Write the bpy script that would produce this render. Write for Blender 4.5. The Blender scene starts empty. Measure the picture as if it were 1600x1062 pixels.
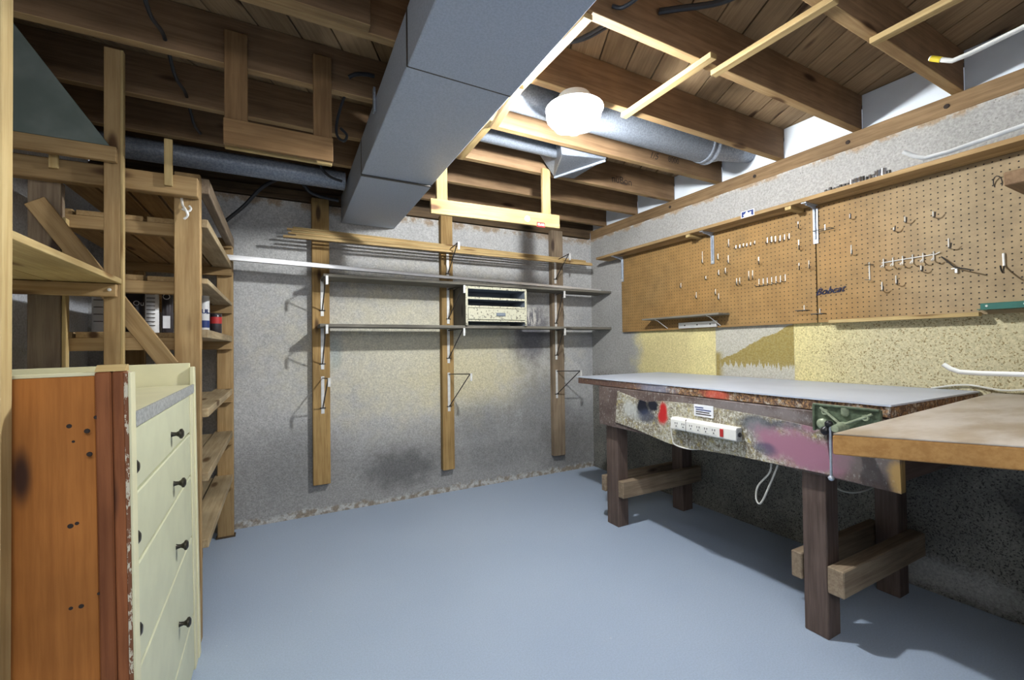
import bpy, bmesh, math, random
from mathutils import Vector, Matrix
R = random.Random(7)
S = bpy.context.scene
C = S.collection
# ------------------------------------------------------------ camera
FPX, EYE = 681.7, 1.2
def cam_matrix():
    y, p, r_ = 0.48987, 0.01413, -0.01254
    f = Vector((math.sin(y)*math.cos(p), math.cos(y)*math.cos(p), math.sin(p)))
    r = Vector((math.cos(y), -math.sin(y), 0)); u = r.cross(f)
    r2 = r*math.cos(r_)+u*math.sin(r_); u2 = u*math.cos(r_)-r*math.sin(r_)
    return Matrix((r2, u2, -f)).transposed()
CM = cam_matrix()
cd = bpy.data.cameras.new('camera'); cd.sensor_width = 36; cd.lens = FPX/1600*36; cd.clip_start = .02
cam = bpy.data.objects.new('camera', cd); C.objects.link(cam)
cam.matrix_world = Matrix.Translation((0, 0, EYE)) @ CM.to_4x4(); S.camera = cam
def on(axis, v, px, py):
    """point seen at pixel (px,py) of the survey photograph on the real plane axis=v"""
    d = CM @ Vector(((px-800)/FPX, -(py-531)/FPX, -1)); i = 'XYZ'.index(axis)
    o = Vector((0, 0, EYE)); return o + d*((v-o[i])/d[i])
# ------------------------------------------------------------ world, light, exposure
w = bpy.data.worlds.new('world'); S.world = w; w.use_nodes = True
w.node_tree.nodes['Background'].inputs[0].default_value = (.80, .86, 1, 1)
w.node_tree.nodes['Background'].inputs[1].default_value = .15
BULB_STRENGTH = 1500.
def area(name, loc, rot, sx, sy, power, col):
    l = bpy.data.lights.new(name, 'AREA'); l.shape = 'RECTANGLE'; l.size = sx; l.size_y = sy; l.energy = power; l.color = col
    o = bpy.data.objects.new(name, l); C.objects.link(o); o.location = loc; o.rotation_euler = rot; return o
# soft fill light added above and behind the camera, no such lamp is known
area('added_fill_light', (.25, -.75, 2.2), (math.radians(38), 0, math.radians(-12)), 1.3, .9, 21, (.97, .985, 1))
S.view_settings.view_transform = 'Standard'; S.view_settings.look = 'None'
S.view_settings.gamma = 1; S.view_settings.use_curve_mapping = False; S.view_settings.exposure = 1.08
# ------------------------------------------------------------ node helpers
class NT:
    def __init__(s, name):
        s.m = bpy.data.materials.new(name); s.m.use_nodes = True; s.t = s.m.node_tree
        s.b = s.t.nodes['Principled BSDF']; s.out = s.t.nodes['Material Output']
    def n(s, typ, **k):
        x = s.t.nodes.new(typ)
        for a, v in k.items(): setattr(x, a, v)
        return x
    def put(s, sock, v):
        if hasattr(v, 'is_output') or isinstance(v, bpy.types.NodeSocket): s.t.links.new(v, sock)
        elif isinstance(v, tuple) and len(v) == 3 and sock.type == 'RGBA': sock.default_value = (*v, 1)
        else: sock.default_value = v
    def obj(s): return s.n('ShaderNodeTexCoord').outputs['Object']
    def rnd(s): return s.n('ShaderNodeObjectInfo').outputs['Random']
    def math(s, op, a, b=0., c=None, clamp=False):
        x = s.n('ShaderNodeMath', operation=op, use_clamp=clamp); s.put(x.inputs[0], a); s.put(x.inputs[1], b)
        if c is not None: s.put(x.inputs[2], c)
        return x.outputs[0]
    def vmul(s, v, t):
        x = s.n('ShaderNodeVectorMath', operation='MULTIPLY'); s.put(x.inputs[0], v); x.inputs[1].default_value = t; return x.outputs[0]
    def vadd(s, v, t):
        x = s.n('ShaderNodeVectorMath', operation='ADD'); s.put(x.inputs[0], v); s.put(x.inputs[1], t); return x.outputs[0]
    def noise(s, v, sc, det=3., ro=.55):
        x = s.n('ShaderNodeTexNoise'); s.put(x.inputs['Vector'], v); x.inputs['Scale'].default_value = sc
        x.inputs['Detail'].default_value = det; x.inputs['Roughness'].default_value = ro; return x.outputs[0]
    def vor(s, v, sc, feat='F1', rnd=1.):
        x = s.n('ShaderNodeTexVoronoi', feature=feat); s.put(x.inputs['Vector'], v); x.inputs['Scale'].default_value = sc
        x.inputs['Randomness'].default_value = rnd; return x.outputs['Distance']
    def mr(s, v, a, b, c=0., d=1.):
        x = s.n('ShaderNodeMapRange', interpolation_type='SMOOTHSTEP'); s.put(x.inputs[0], v)
        for i, q in enumerate((a, b, c, d)): x.inputs[i+1].default_value = q
        return x.outputs[0]
    def mix(s, f, a, b):
        x = s.n('ShaderNodeMix', data_type='RGBA'); s.put(x.inputs[0], f); s.put(x.inputs[6], a); s.put(x.inputs[7], b); return x.outputs[2]
    def sep(s, v):
        x = s.n('ShaderNodeSeparateXYZ'); s.put(x.inputs[0], v); return x.outputs
    def bright(s, col, f):
        x = s.n('ShaderNodeHueSaturation'); s.put(x.inputs['Color'], col); s.put(x.inputs['Value'], f); return x.outputs[0]
    def bump(s, h, st=.3, d=.01):
        x = s.n('ShaderNodeBump'); s.put(x.inputs['Height'], h); x.inputs['Strength'].default_value = st; x.inputs['Distance'].default_value = d
        s.t.links.new(x.outputs[0], s.b.inputs['Normal'])
    def fin(s, col, ro=.6, metal=0., spec=.4):
        s.put(s.b.inputs['Base Color'], col); s.put(s.b.inputs['Roughness'], ro); s.b.inputs['Metallic'].default_value = metal
        s.b.inputs['Specular IOR Level'].default_value = spec; return s.m
    def blob(s, U, V, col, a, b, ra, rb, c, st=1., nz=None, soft=.35):
        du = s.math('DIVIDE', s.math('SUBTRACT', U, a), ra); dv = s.math('DIVIDE', s.math('SUBTRACT', V, b), rb)
        d = s.math('SQRT', s.math('ADD', s.math('MULTIPLY', du, du), s.math('MULTIPLY', dv, dv)))
        if nz is not None: d = s.math('ADD', d, s.math('MULTIPLY', s.math('SUBTRACT', nz, .5), 1.6))
        return s.mix(s.mr(d, 1+soft, 1-soft, 0, st), col, c)
def plain(name, col, ro=.5, metal=0., var=.06, sc=30., bump=0.):
    t = NT(name); o = t.obj(); nz = t.noise(o, sc, 4)
    c = t.bright(col, t.mr(nz, .3, .7, 1-var, 1+var))
    if bump: t.bump(nz, bump, .003)
    return t.fin(c, ro, metal)
WC = {}
WOOD = dict(  # light, dark, knot, roughness
    sill=((.27, .175, .09), (.17, .105, .05), (.08, .04, .02)),
    frame=((.26, .155, .07), (.18, .10, .042), (.05, .025, .012)),
    lath=((.38, .275, .125), (.28, .19, .08), (.12, .06, .03)),  # strip wood darkened in its colour to offset the nearby lamp
    honey=((.42, .23, .075), (.33, .165, .05), (.10, .05, .02)),
    pine=((.56, .40, .19), (.42, .27, .11), (.14, .07, .03)),
    strip=((.50, .38, .18), (.39, .27, .11), (.20, .11, .04)),
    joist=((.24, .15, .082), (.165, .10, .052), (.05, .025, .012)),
    joist_lit_under=((.37, .25, .12), (.27, .165, .075), (.10, .05, .02)),  # joist wood lightened, light on the undersides put into the colour
    board=((.31, .215, .12), (.22, .145, .078), (.06, .03, .015)),
    post=((.39, .265, .125), (.28, .175, .075), (.10, .05, .02)),
    slat=((.42, .33, .20), (.30, .22, .12), (.12, .07, .03)),
    grey=((.20, .185, .15), (.12, .11, .09), (.05, .045, .04)),
    brown=((.155, .11, .09), (.095, .066, .054), (.03, .02, .015)),
    orange=((.44, .165, .036), (.34, .12, .024), (.05, .02, .01)),
    red=((.27, .095, .034), (.19, .062, .022), (.04, .015, .01)),
    batten=((.38, .25, .10), (.27, .165, .06), (.08, .045, .02)),
    old=((.29, .225, .15), (.19, .135, .09), (.06, .04, .03)),
    dark=((.13, .085, .045), (.07, .045, .025), (.03, .02, .01)))
def wood(kind, ax):
    if (kind, ax) in WC: return WC[kind, ax]
    c1, c2, c3 = WOOD[kind]; t = NT('wood_'+kind+'_'+'xyz'[ax]); o = t.obj(); r = t.rnd()
    off = t.math('MULTIPLY', r, 37.); cb = t.n('ShaderNodeCombineXYZ')
    for i in range(3): t.put(cb.inputs[i], off)
    o2 = t.vadd(o, cb.outputs[0])
    st = [14., 14., 14.]; st[ax] = .9
    g = t.noise(t.vmul(o2, tuple(st)), 3.2, 5, .65)
    st2 = [60., 60., 60.]; st2[ax] = 2.5
    g2 = t.noise(t.vmul(o2, tuple(st2)), 2., 3, .6)
    c = t.mix(t.mr(t.math('ADD', t.math('MULTIPLY', g, .65), t.math('MULTIPLY', g2, .35)), .36, .64), c1, c2)
    sk = [7.5, 7.5, 7.5]; sk[ax] = 2.1
    k = t.vor(t.vmul(o2, tuple(sk)), 1.)
    c = t.mix(t.mr(k, .17, .07), c, c3)
    big = t.noise(o2, 2.3, 3, .6)
    c = t.bright(c, t.math('MULTIPLY', t.mr(big, .3, .7, .78, 1.2), t.mr(r, 0, 1, .88, 1.1)))
    t.bump(g2, .25, .002)
    WC[kind, ax] = t.fin(c, .72, 0, .25); return WC[kind, ax]
# ------------------------------------------------------------ mesh helpers
class MB:
    def __init__(s): s.v = []; s.f = []
    def add(s, v, f):
        b = len(s.v); s.v += [Vector(q) for q in v]; s.f += [tuple(b+i for i in q) for q in f]; return s
    def box(s, x0, x1, y0, y1, z0, z1):
        return s.add([(x0,y0,z0),(x1,y0,z0),(x1,y1,z0),(x0,y1,z0),(x0,y0,z1),(x1,y0,z1),(x1,y1,z1),(x0,y1,z1)],
                     [(0,3,2,1),(4,5,6,7),(0,1,5,4),(1,2,6,5),(2,3,7,6),(3,0,4,7)])
    def prism(s, pts, axis, a, b):
        def P(u, v, t): return {'x': (t, u, v), 'y': (u, t, v), 'z': (u, v, t)}[axis]
        n = len(pts)
        s.add([P(u, v, a) for u, v in pts]+[P(u, v, b) for u, v in pts],
              [tuple(range(n-1, -1, -1)), tuple(range(n, 2*n))]+[(i, (i+1) % n, n+(i+1) % n, n+i) for i in range(n)]); return s
    def hexa(s, bot, top):
        return s.add(list(bot)+list(top), [(3,2,1,0),(4,5,6,7),(0,1,5,4),(1,2,6,5),(2,3,7,6),(3,0,4,7)])
    def tube(s, pts, r, n=8, smooth=0):
        P = [Vector(p) for p in pts]
        if smooth:
            Q = []
            for i in range(len(P)-1):
                a, b, c, d = P[max(i-1, 0)], P[i], P[i+1], P[min(i+2, len(P)-1)]
                for k in range(smooth):
                    t = k/smooth
                    Q.append(.5*((2*b)+(c-a)*t+(2*a-5*b+4*c-d)*t*t+(3*b-a-3*c+d)*t**3))
            P = Q+[P[-1]]
        rr = r if isinstance(r, list) else [r]*len(P)
        T = [(P[min(i+1, len(P)-1)]-P[max(i-1, 0)]).normalized() for i in range(len(P))]
        u = T[0].orthogonal().normalized(); vs = []
        for i, p in enumerate(P):
            u = (u-T[i]*u.dot(T[i])).normalized(); w_ = T[i].cross(u)
            vs += [p+(u*math.cos(2*math.pi*k/n)+w_*math.sin(2*math.pi*k/n))*rr[i] for k in range(n)]
        m = len(P)
        s.add(vs, [(i*n+k, i*n+(k+1) % n, (i+1)*n+(k+1) % n, (i+1)*n+k) for i in range(m-1) for k in range(n)]
              + [tuple(range(n-1, -1, -1)), tuple((m-1)*n+k for k in range(n))]); return s
    def lathe(s, c, axis, prof, n=20):
        c = Vector(c); a = {'x': Vector((1,0,0)), 'y': Vector((0,1,0)), 'z': Vector((0,0,1))}[axis] if isinstance(axis, str) else Vector(axis).normalized()
        u = a.orthogonal().normalized(); w_ = a.cross(u); m = len(prof)
        vs = [c+a*h+(u*math.cos(2*math.pi*k/n)+w_*math.sin(2*math.pi*k/n))*max(r, .0002) for r, h in prof for k in range(n)]
        return s.add(vs, [(i*n+k, i*n+(k+1) % n, (i+1)*n+(k+1) % n, (i+1)*n+k) for i in range(m-1) for k in range(n)]
                     + [tuple(range(n-1, -1, -1)), tuple((m-1)*n+k for k in range(n))])
W = {}
def wpos(p): return W[p.name] if p else Vector((0, 0, 0))
def part(name, mb, mat, parent=None, bevel=0., smooth=False, label=None, origin=None, kind=None):
    vs = mb.v; lo = Vector([min(v[i] for v in vs) for i in range(3)]); hi = Vector([max(v[i] for v in vs) for i in range(3)])
    o = Vector(origin) if origin is not None else (lo+hi)/2
    me = bpy.data.meshes.new(name); me.from_pydata([v-o for v in vs], [], mb.f)
    bm = bmesh.new(); bm.from_mesh(me); bmesh.ops.recalc_face_normals(bm, faces=bm.faces)
    if bevel: bmesh.ops.bevel(bm, geom=list(bm.edges), offset=bevel, segments=1, affect='EDGES')
    bm.to_mesh(me); bm.free()
    if smooth: me.shade_smooth() if hasattr(me, 'shade_smooth') else None
    if smooth and hasattr(me, 'set_sharp_from_angle'): me.set_sharp_from_angle(angle=math.radians(40))
    if isinstance(mat, str):
        d = hi-lo; mat = wood(mat, max(range(3), key=lambda i: d[i]))
    me.materials.append(mat)
    ob = bpy.data.objects.new(name, me); C.objects.link(ob); ob.location = o-wpos(parent); W[ob.name] = o.copy()
    if parent: ob.parent = parent
    if label: ob['label'] = label
    if kind: ob['kind'] = kind
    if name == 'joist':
        me.materials.append(wood('joist_lit_under', 0))
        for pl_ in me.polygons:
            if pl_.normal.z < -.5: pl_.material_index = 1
    return ob
def thing(name, label, cat, loc, group=None):
    o = bpy.data.objects.new(name, None); C.objects.link(o); o.empty_display_size = .1
    o.location = loc; W[o.name] = Vector(loc); o['label'] = label; o['category'] = cat
    if group: o['group'] = group
    return o
def tag(o, label, cat, group=None):
    o['label'] = label; o['category'] = cat
    if group: o['group'] = group
    return o
def struct(name, mb, mat, **k):
    return part(name, mb, mat, origin=(0, 0, 0), kind='structure', **k)
def bx(*a): return MB().box(*a)
def wbox(name, a, kind, parent, bevel=.002, **k): return part(name, bx(*a), kind, parent, bevel, **k)
def slant(name, p0, p1, w_, h, kind, parent, up=(0, 0, 1), bevel=.002, label=None):
    """a straight plank from p0 to p1, local x along it"""
    p0, p1 = Vector(p0), Vector(p1); d = p1-p0; L = d.length; x = d.normalized()
    y = Vector(up).cross(x).normalized(); z = x.cross(y); mid = (p0+p1)/2
    ob = part(name, bx(-L/2, L/2, -w_/2, w_/2, -h/2, h/2), wood(kind, 0) if isinstance(kind, str) else kind, None, bevel, origin=(0, 0, 0), label=label)
    ob.rotation_euler = Matrix((x, y, z)).transposed().to_euler(); ob.location = mid-wpos(parent); ob.parent = parent; W[ob.name] = mid
    return ob
def text(name, body, size, depth, M4, mat, parent=None, shear=0., bold=0., label=None):
    c = bpy.data.curves.new(name, 'FONT'); c.body = body; c.size = size; c.extrude = depth; c.shear = shear; c.offset = bold; c.align_x = 'CENTER'; c.align_y = 'CENTER'
    t = bpy.data.objects.new(name, c); C.objects.link(t); dg = bpy.context.evaluated_depsgraph_get()
    me = bpy.data.meshes.new_from_object(t.evaluated_get(dg)); bpy.data.objects.remove(t)
    me.transform(M4.to_3x3().to_4x4()); me.materials.clear(); me.materials.append(mat)
    ob = bpy.data.objects.new(name, me); C.objects.link(ob); p = M4.translation; ob.location = p-wpos(parent); W[ob.name] = p.copy()
    if parent: ob.parent = parent
    if label: ob['label'] = label
    return ob
def face(loc, right, up):
    r = Vector(right).normalized(); u = Vector(up).normalized(); n = r.cross(u)
    m = Matrix((r, u, n)).transposed().to_4x4(); m.translation = Vector(loc); return m
# ------------------------------------------------------------ materials
def concrete(name, fn):
    t = NT(name); o = t.obj(); x = t.sep(o); big = t.noise(o, 1.6, 5, .6); mid = t.noise(o, 9, 5, .65); fine = t.noise(o, 95, 3, .7)
    c = fn(t, o, x, big, mid, fine)
    c = t.bright(c, t.mr(fine, .3, .7, .82, 1.15)); c = t.bright(c, t.mr(t.noise(o, 60, 4, .7), .3, .7, .90, 1.09)); pits = t.vor(o, 62.); pm = t.mr(mid, .42, .6)
    c = t.mix(t.math('MULTIPLY', t.mr(pits, .20, .09), t.math('MULTIPLY', pm, .55)), c, (.09, .085, .08))
    t.bump(t.math('ADD', fine, t.math('MULTIPLY', t.mr(pits, .22, .08), -1.2)), .5, .004)
    return t.fin(c, .92, 0, .15)
def back_fn(t, o, x, big, mid, fine):
    X, Z = x[0], x[2]
    c = t.mix(t.mr(big, .35, .65), (.50, .50, .49), (.40, .40, .40))
    c = t.blob(X, Z, c, 1.15, 1.15, 1.0, .55, (.60, .56, .42), .8, mid, .6)
    c = t.blob(X, Z, c, 1.45, .95, .45, .25, (.62, .55, .32), .5, mid, .7)
    c = t.mix(t.math('MULTIPLY', t.mr(t.math('ADD', Z, t.math('MULTIPLY', big, .5)), .98, .55), .85), c, (.30, .295, .285))
    for a in ((.85, .25, .28, .15, (.12, .12, .12), .8), (1.55, .55, .3, .18, (.2, .2, .2), .6), (2.15, .62, .30, .3, (.2, .2, .2), .65), (2.04, 1.32, .2, .27, (.10, .10, .13), .85),
              (.1, .4, .3, .25, (.22, .22, .22), .5), (.36, 1.17, .05, .12, (.28, .36, .38), .5), (2.4, .25, .25, .3, (.16, .155, .15), .6), (1.7, .25, .4, .12, (.2, .2, .2), .6)):
        c = t.blob(X, Z, c, *a[:4], a[4], a[5], mid, .6)
    st = t.noise(t.vmul(o, (26., 1., 5.)), 1.6, 5, .7)   # whitewashed smear
    c = t.mix(t.math('MULTIPLY', t.mr(st, .5, .58), t.blobm(X, Z, 2.03, 1.5, .16, .13)), c, (.62, .60, .55))
    crust = t.math('ADD', Z, t.math('MULTIPLY', t.math('SUBTRACT', mid, .5), .13))
    c = t.mix(t.mr(crust, .06, .03, 0, .8), c, t.mix(t.mr(t.noise(o, 22, 4), .42, .6), (.27, .22, .16), (.55, .55, .53)))
    top = t.math('SUBTRACT', Z, t.math('MULTIPLY', t.math('SUBTRACT', mid, .5), .14))
    c = t.mix(t.mr(top, 2.18, 2.23, 0, .85), c, t.mix(t.mr(mid, .45, .6), (.33, .24, .15), (.52, .50, .46)))
    return c
def blobm(s, U, V, a, b, ra, rb):
    du = s.math('DIVIDE', s.math('SUBTRACT', U, a), ra); dv = s.math('DIVIDE', s.math('SUBTRACT', V, b), rb)
    return s.mr(s.math('SQRT', s.math('ADD', s.math('MULTIPLY', du, du), s.math('MULTIPLY', dv, dv))), 1.2, .6)
NT.blobm = blobm
def right_fn(t, o, x, big, mid, fine):
    Y, Z = x[1], x[2]
    c = t.mix(t.mr(big, .35, .65), (.40, .39, .37), (.335, .33, .31))
    yl = t.mix(t.mr(t.noise(o, 3, 3), .4, .6), (.66, .58, .28), (.58, .50, .25))
    yl = t.mix(t.mr(Y, 1.6, 1.0), yl, (.52, .47, .30))
    band = t.math('MULTIPLY', t.mr(Z, .80, .95), t.mr(Z, 2.0, 1.95)); band = t.math('MULTIPLY', band, t.mr(t.math('ADD', Y, t.math('MULTIPLY', mid, .3)), 3.08, 2.88))
    spk = t.math('MULTIPLY', t.mr(t.noise(o, 150, 3, .5), .56, .64), t.mr(t.math('ADD', Y, t.math('MULTIPLY', mid, .5)), 1.95, 1.5, .12, .9))
    c = t.mix(band, c, t.mix(spk, yl, (.22, .16, .07)))
    bare = t.math('MULTIPLY', t.math('MULTIPLY', t.mr(Y, 1.525, 1.53), t.mr(Y, 2.07, 2.06)), t.math('MULTIPLY', t.mr(Z, .8, .9), t.mr(Z, 1.95, 1.9)))
    c = t.mix(bare, c, t.mix(t.mr(fine, .42, .56), (.56, .54, .46), (.38, .36, .30)))
    wob = t.math('MULTIPLY', t.math('SUBTRACT', t.noise(t.vmul(o, (1., 22., 3.)), 2.2, 4, .7), .5), .20)
    lo = t.math('ADD', 1.055, wob); hi = t.math('ADD', t.math('ADD', 1.08, t.math('MULTIPLY', t.math('SUBTRACT', 2.05, Y), .46)), t.math('MULTIPLY', t.math('SUBTRACT', mid, .5), .1))
    drip = t.math('MULTIPLY', t.mr(t.math('SUBTRACT', Z, lo), -.003, .006), t.mr(t.math('SUBTRACT', hi, Z), -.003, .006))
    left = t.math('MULTIPLY', t.mr(Y, 1.99, 2.05), t.mr(Z, 1.16, 1.12)); drip = t.math('MAXIMUM', drip, left)
    c = t.mix(t.math('MULTIPLY', drip, bare), c, t.mix(t.mr(fine, .4, .6), (.36, .29, .11), (.25, .19, .06)))
    low = t.math('ADD', Z, t.math('MULTIPLY', t.math('SUBTRACT', big, .5), .3))
    c = t.mix(t.math('MULTIPLY', t.mr(low, .98, .82), .9), c, t.mix(t.mr(t.noise(o, 5, 5), .38, .62), (.17, .165, .145), (.25, .24, .205)))
    c = t.mix(t.math('MULTIPLY', t.mr(t.noise(o, 150, 3, .5), .54, .62), t.mr(Z, 1.0, .9, 0, .8)), c, (.035, .033, .03))
    c = t.blob(Y, Z, c, .93, .09, .34, .07, (.52, .51, .48), .7, mid, .5)
    for yy, zz in ((.9, .62), (.55, .55), (.5, .42)): c = t.blob(Y, Z, c, yy, zz, .13, .1, (.05, .05, .05), .6, mid, .5)
    top = t.math('SUBTRACT', Z, t.math('MULTIPLY', t.math('SUBTRACT', mid, .5), .1))
    c = t.mix(t.mr(top, 2.222, 2.248, 0, .8), c, t.mix(t.mr(mid, .45, .58), (.36, .25, .14), (.56, .54, .48)))
    return c
M_back = concrete('back_wall_concrete', back_fn); M_right = concrete('right_wall_concrete', right_fn)
M_left = concrete('side_wall_concrete', lambda t, o, x, big, mid, fine: t.mix(t.mr(big, .35, .65), (.62, .64, .68), (.52, .54, .58)))
t = NT('painted_floor'); o = t.obj(); big = t.noise(o, 1.2, 4); fine = t.noise(o, 160, 3)
c = t.mix(t.mr(big, .35, .65), (.385, .47, .60), (.41, .495, .62)); c = t.mix(t.mr(t.vor(o, 7.), .035, .02, 0, .6), c, (.6, .62, .66))
c = t.bright(c, t.mr(fine, .3, .7, .93, 1.06)); t.bump(fine, .12, .002); M_floor = t.fin(c, t.mr(big, .3, .7, .38, .52), 0, .35)
def galv(name, c1, c2, sc, ro=.42):
    t = NT(name); o = t.obj(); v = t.noise(o, sc, 4, .7); c = t.mix(t.mr(v, .38, .62), c1, c2)
    t.bump(v, .10, .002); m = t.fin(c, t.mr(v, .3, .7, ro-.06, ro+.12), .3); return m
M_duct = galv('painted_galvanised_sheet', (.475, .53, .62), (.415, .465, .55), 150, .55)
M_pipe = galv('galvanised_pipe_sheet', (.34, .375, .43), (.22, .25, .30), 90)
M_pipe_dimmed = galv('lamp_dimmed_galvanised_sheet', (.215, .24, .28), (.15, .17, .20), 120)  # darker copy of the pipe sheet, lamp glare held down by colour
M_sock = plain('socket_steel', (.62, .63, .66), .22, .95)
M_drawer = plain('grey_green_drawer_paint', (.60, .61, .42), .42, 0, .05, 8)
M_chrome = plain('bright_wire', (.80, .79, .74), .3, .35)
M_wire = plain('dark_wire', (.08, .075, .07), .45, .8)
M_strap = plain('white_painted_steel', (.72, .72, .70), .4, .2, .1)
M_zinc = plain('zinc_bracket', (.50, .55, .62), .35, .6, .12)
M_alu = plain('aluminium_trim', (.74, .74, .74), .28, .55, .04)
M_white = plain('white_plastic', (.78, .77, .72), .35, 0, .03)
M_cream = None
t = NT('cream_paint'); o = t.obj(); n1 = t.noise(o, 6, 4); n2 = t.noise(o, 38, 5, .7)
c = t.mix(t.mr(n1, .35, .65), (.74, .705, .46), (.68, .65, .42)); c = t.mix(t.mr(n2, .70, .74), c, (.25, .11, .04)); M_cream = t.fin(c, .42, 0, .4)
t = NT('chipped_cream_paint'); o = t.obj(); n2 = t.noise(t.vmul(o, (1., 1., .45)), 55, 5, .75)
c = t.mix(t.mr(n2, .455, .485), (.62, .56, .42), (.20, .075, .03)); M_chip = t.fin(c, .5)
t = NT('worn_cream_box_paint'); o = t.obj(); n2 = t.noise(o, 60, 5, .7); c = t.mix(t.mr(n2, .55, .6), (.58, .56, .42), (.16, .15, .12)); M_boxp = t.fin(c, .55)
M_boxin = plain('bluish_grey_paint', (.20, .23, .27), .6)
M_foam = plain('white_foam_board', (.74, .80, .86), .8, 0, .05, 6)
M_cable = plain('black_cable_sheath', (.018, .02, .024), .45)
M_cord = plain('white_cord', (.62, .61, .55), .5)
M_blue = plain('navy_ink', (.02, .04, .16), .4); M_navy = plain('navy_enamel', (.012, .018, .055), .3); M_red = plain('red_ink', (.45, .03, .03), .4); M_paper = plain('white_label_paper', (.78, .79, .82), .5)
M_ink = plain('dark_pencil', (.03, .02, .015), .8)
M_black = plain('black_rubber', (.012, .012, .014), .35)
M_knob = plain('aged_bronze', (.05, .045, .035), .38, .7)
M_vise = plain('green_enamel', (.095, .125, .08), .38, .15, .3, 60); M_vrib = plain('pale_green_enamel', (.27, .31, .21), .4, .1, .2, 60)
M_teal = plain('dark_green_enamel', (.03, .14, .11), .4)
M_lam = plain('grey_speckled_laminate', (.33, .34, .33), .45, 0, .3, 120)
t = NT('painted_bench_surface'); o = t.obj(); c = t.mix(t.mr(t.noise(o, 3, 4), .35, .65), (.50, .54, .62), (.44, .48, .56)); M_bench = t.fin(c, .42, 0, .4)
# paint-spattered front of the workbench
def spatter(name, base, marks, pal, dens=.5):
    t = NT(name); o = t.obj(); x = t.sep(o); Y, Z = x[1], x[2]; n1 = t.noise(o, 7, 5, .7)
    s1 = t.noise(t.vmul(o, (1., 1., .6)), 85, 6, .75); s2 = t.noise(t.vadd(t.vmul(o, (1., .5, .9)), (3., 7., 1.)), 130, 6, .8); s3 = t.noise(t.vadd(o, (9., 2., 5.)), 34, 6, .75)
    c = t.mix(t.mr(n1, .4, .6), *base); 
    for s, th, p in ((s1, .62-dens*.15, pal[0]), (s2, .62-dens*.12, pal[1]), (s3, .66-dens*.12, pal[2])): c = t.mix(t.mr(s, th-.03, th+.10), c, p)
    nz = t.noise(o, 14, 4)
    for m in marks: c = t.blob(Y, Z, c, *m[:4], m[4], m[5], nz, m[6] if len(m) > 6 else .45)
    t.bump(s1, .2, .002); return t.fin(c, .6)
PINK = (.34, .16, .22)
M_sheet = spatter('spattered_hardboard', ((.44, .42, .31), (.21, .18, .12)), [
    (2.0, .80, .10, .05, (.50, .52, .50), .7), (1.93, .83, .06, .05, (.01, .011, .02), 1, .3), (1.855, .848, .045, .035, (.01, .011, .02), 1, .3), (1.90, .78, .07, .04, (.04, .05, .09), .8),
    (1.777, .83, .025, .04, (.50, .02, .02), 1), (1.783, .79, .032, .032, (.50, .02, .02), 1), (1.22, .835, .10, .035, (.05, .06, .08), .85), (1.10, .85, .08, .02, (.06, .07, .10), .7),
    (1.22, .79, .06, .06, (.28, .28, .30), .5), (1.08, .765, .15, .07, PINK, 1), (.99, .74, .09, .06, PINK, 1), (1.0, .86, .035, .03, PINK, .8), (1.20, .73, .05, .025, (.05, .07, .12), .7)],
    ((.66, .65, .58), (.12, .09, .06), (.42, .34, .12)), .8)
M_apron = spatter('spattered_brown_apron', ((.155, .115, .10), (.10, .07, .06)), [(.92, .75, .05, .07, PINK, .8), (.80, .76, .13, .06, (.17, .15, .145), .5), (1.3, .89, .3, .03, (.22, .2, .2), .6), (.71, .72, .035, .06, (.45, .28, .09), .9)],
    ((.34, .32, .30), (.05, .035, .03), (.12, .09, .08)), .35)
M_edge = spatter('spattered_bench_edge', ((.14, .07, .045), (.09, .05, .035)), [(1.85, .94, .13, .04, (.22, .24, .32), .7), (1.45, .95, .07, .03, (.5, .08, .05), .8), (2.3, .95, .3, .05, (.10, .055, .045), .85)],
    ((.42, .24, .10), (.04, .025, .02), (.50, .47, .40)), .9)
t = NT('scuffed_counter_top'); o = t.obj(); n1 = t.noise(t.vmul(o, (1., 2.5, 1.)), 3, 5, .6)
c = t.mix(t.mr(n1, .38, .66), (.46, .41, .36), (.30, .235, .165)); M_ctop = t.fin(c, .38, 0, .45)
# pegboard
t = NT('perforated_hardboard'); o = t.obj(); x = t.sep(o); big = t.noise(o, 1.1, 4, .6); mid = t.noise(o, 12, 5, .65)
c = t.mix(t.mr(big, .35, .65), (.30, .172, .058), (.25, .155, .06)); c = t.mix(t.mr(x[1], 1.25, .75, 0, .85), c, (.315, .24, .14)); c = t.bright(c, t.mr(mid, .3, .7, .85, 1.13))
c = t.mix(t.mr(t.noise(o, 42, 4, .7), .66, .72, 0, .5), c, (.22, .11, .05))
def frac(v): return t.math('ABSOLUTE', t.math('SUBTRACT', t.math('FRACT', t.math('DIVIDE', v, .0254)), .5))
a, b = frac(x[1]), frac(x[2]); d = t.math('SQRT', t.math('ADD', t.math('MULTIPLY', a, a), t.math('MULTIPLY', b, b)))
hole = t.mr(d, .135, .105); c = t.mix(hole, c, (.02, .014, .01)); t.bump(t.math('MULTIPLY', hole, -1.), .6, .003); M_peg = t.fin(c, .62, 0, .3)
t = NT('sheet_grey_green'); o = t.obj(); c = t.mix(t.mr(t.noise(o, 4, 4), .4, .6), (.17, .20, .18), (.12, .15, .13)); M_sheetg = t.fin(c, .8)
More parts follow.
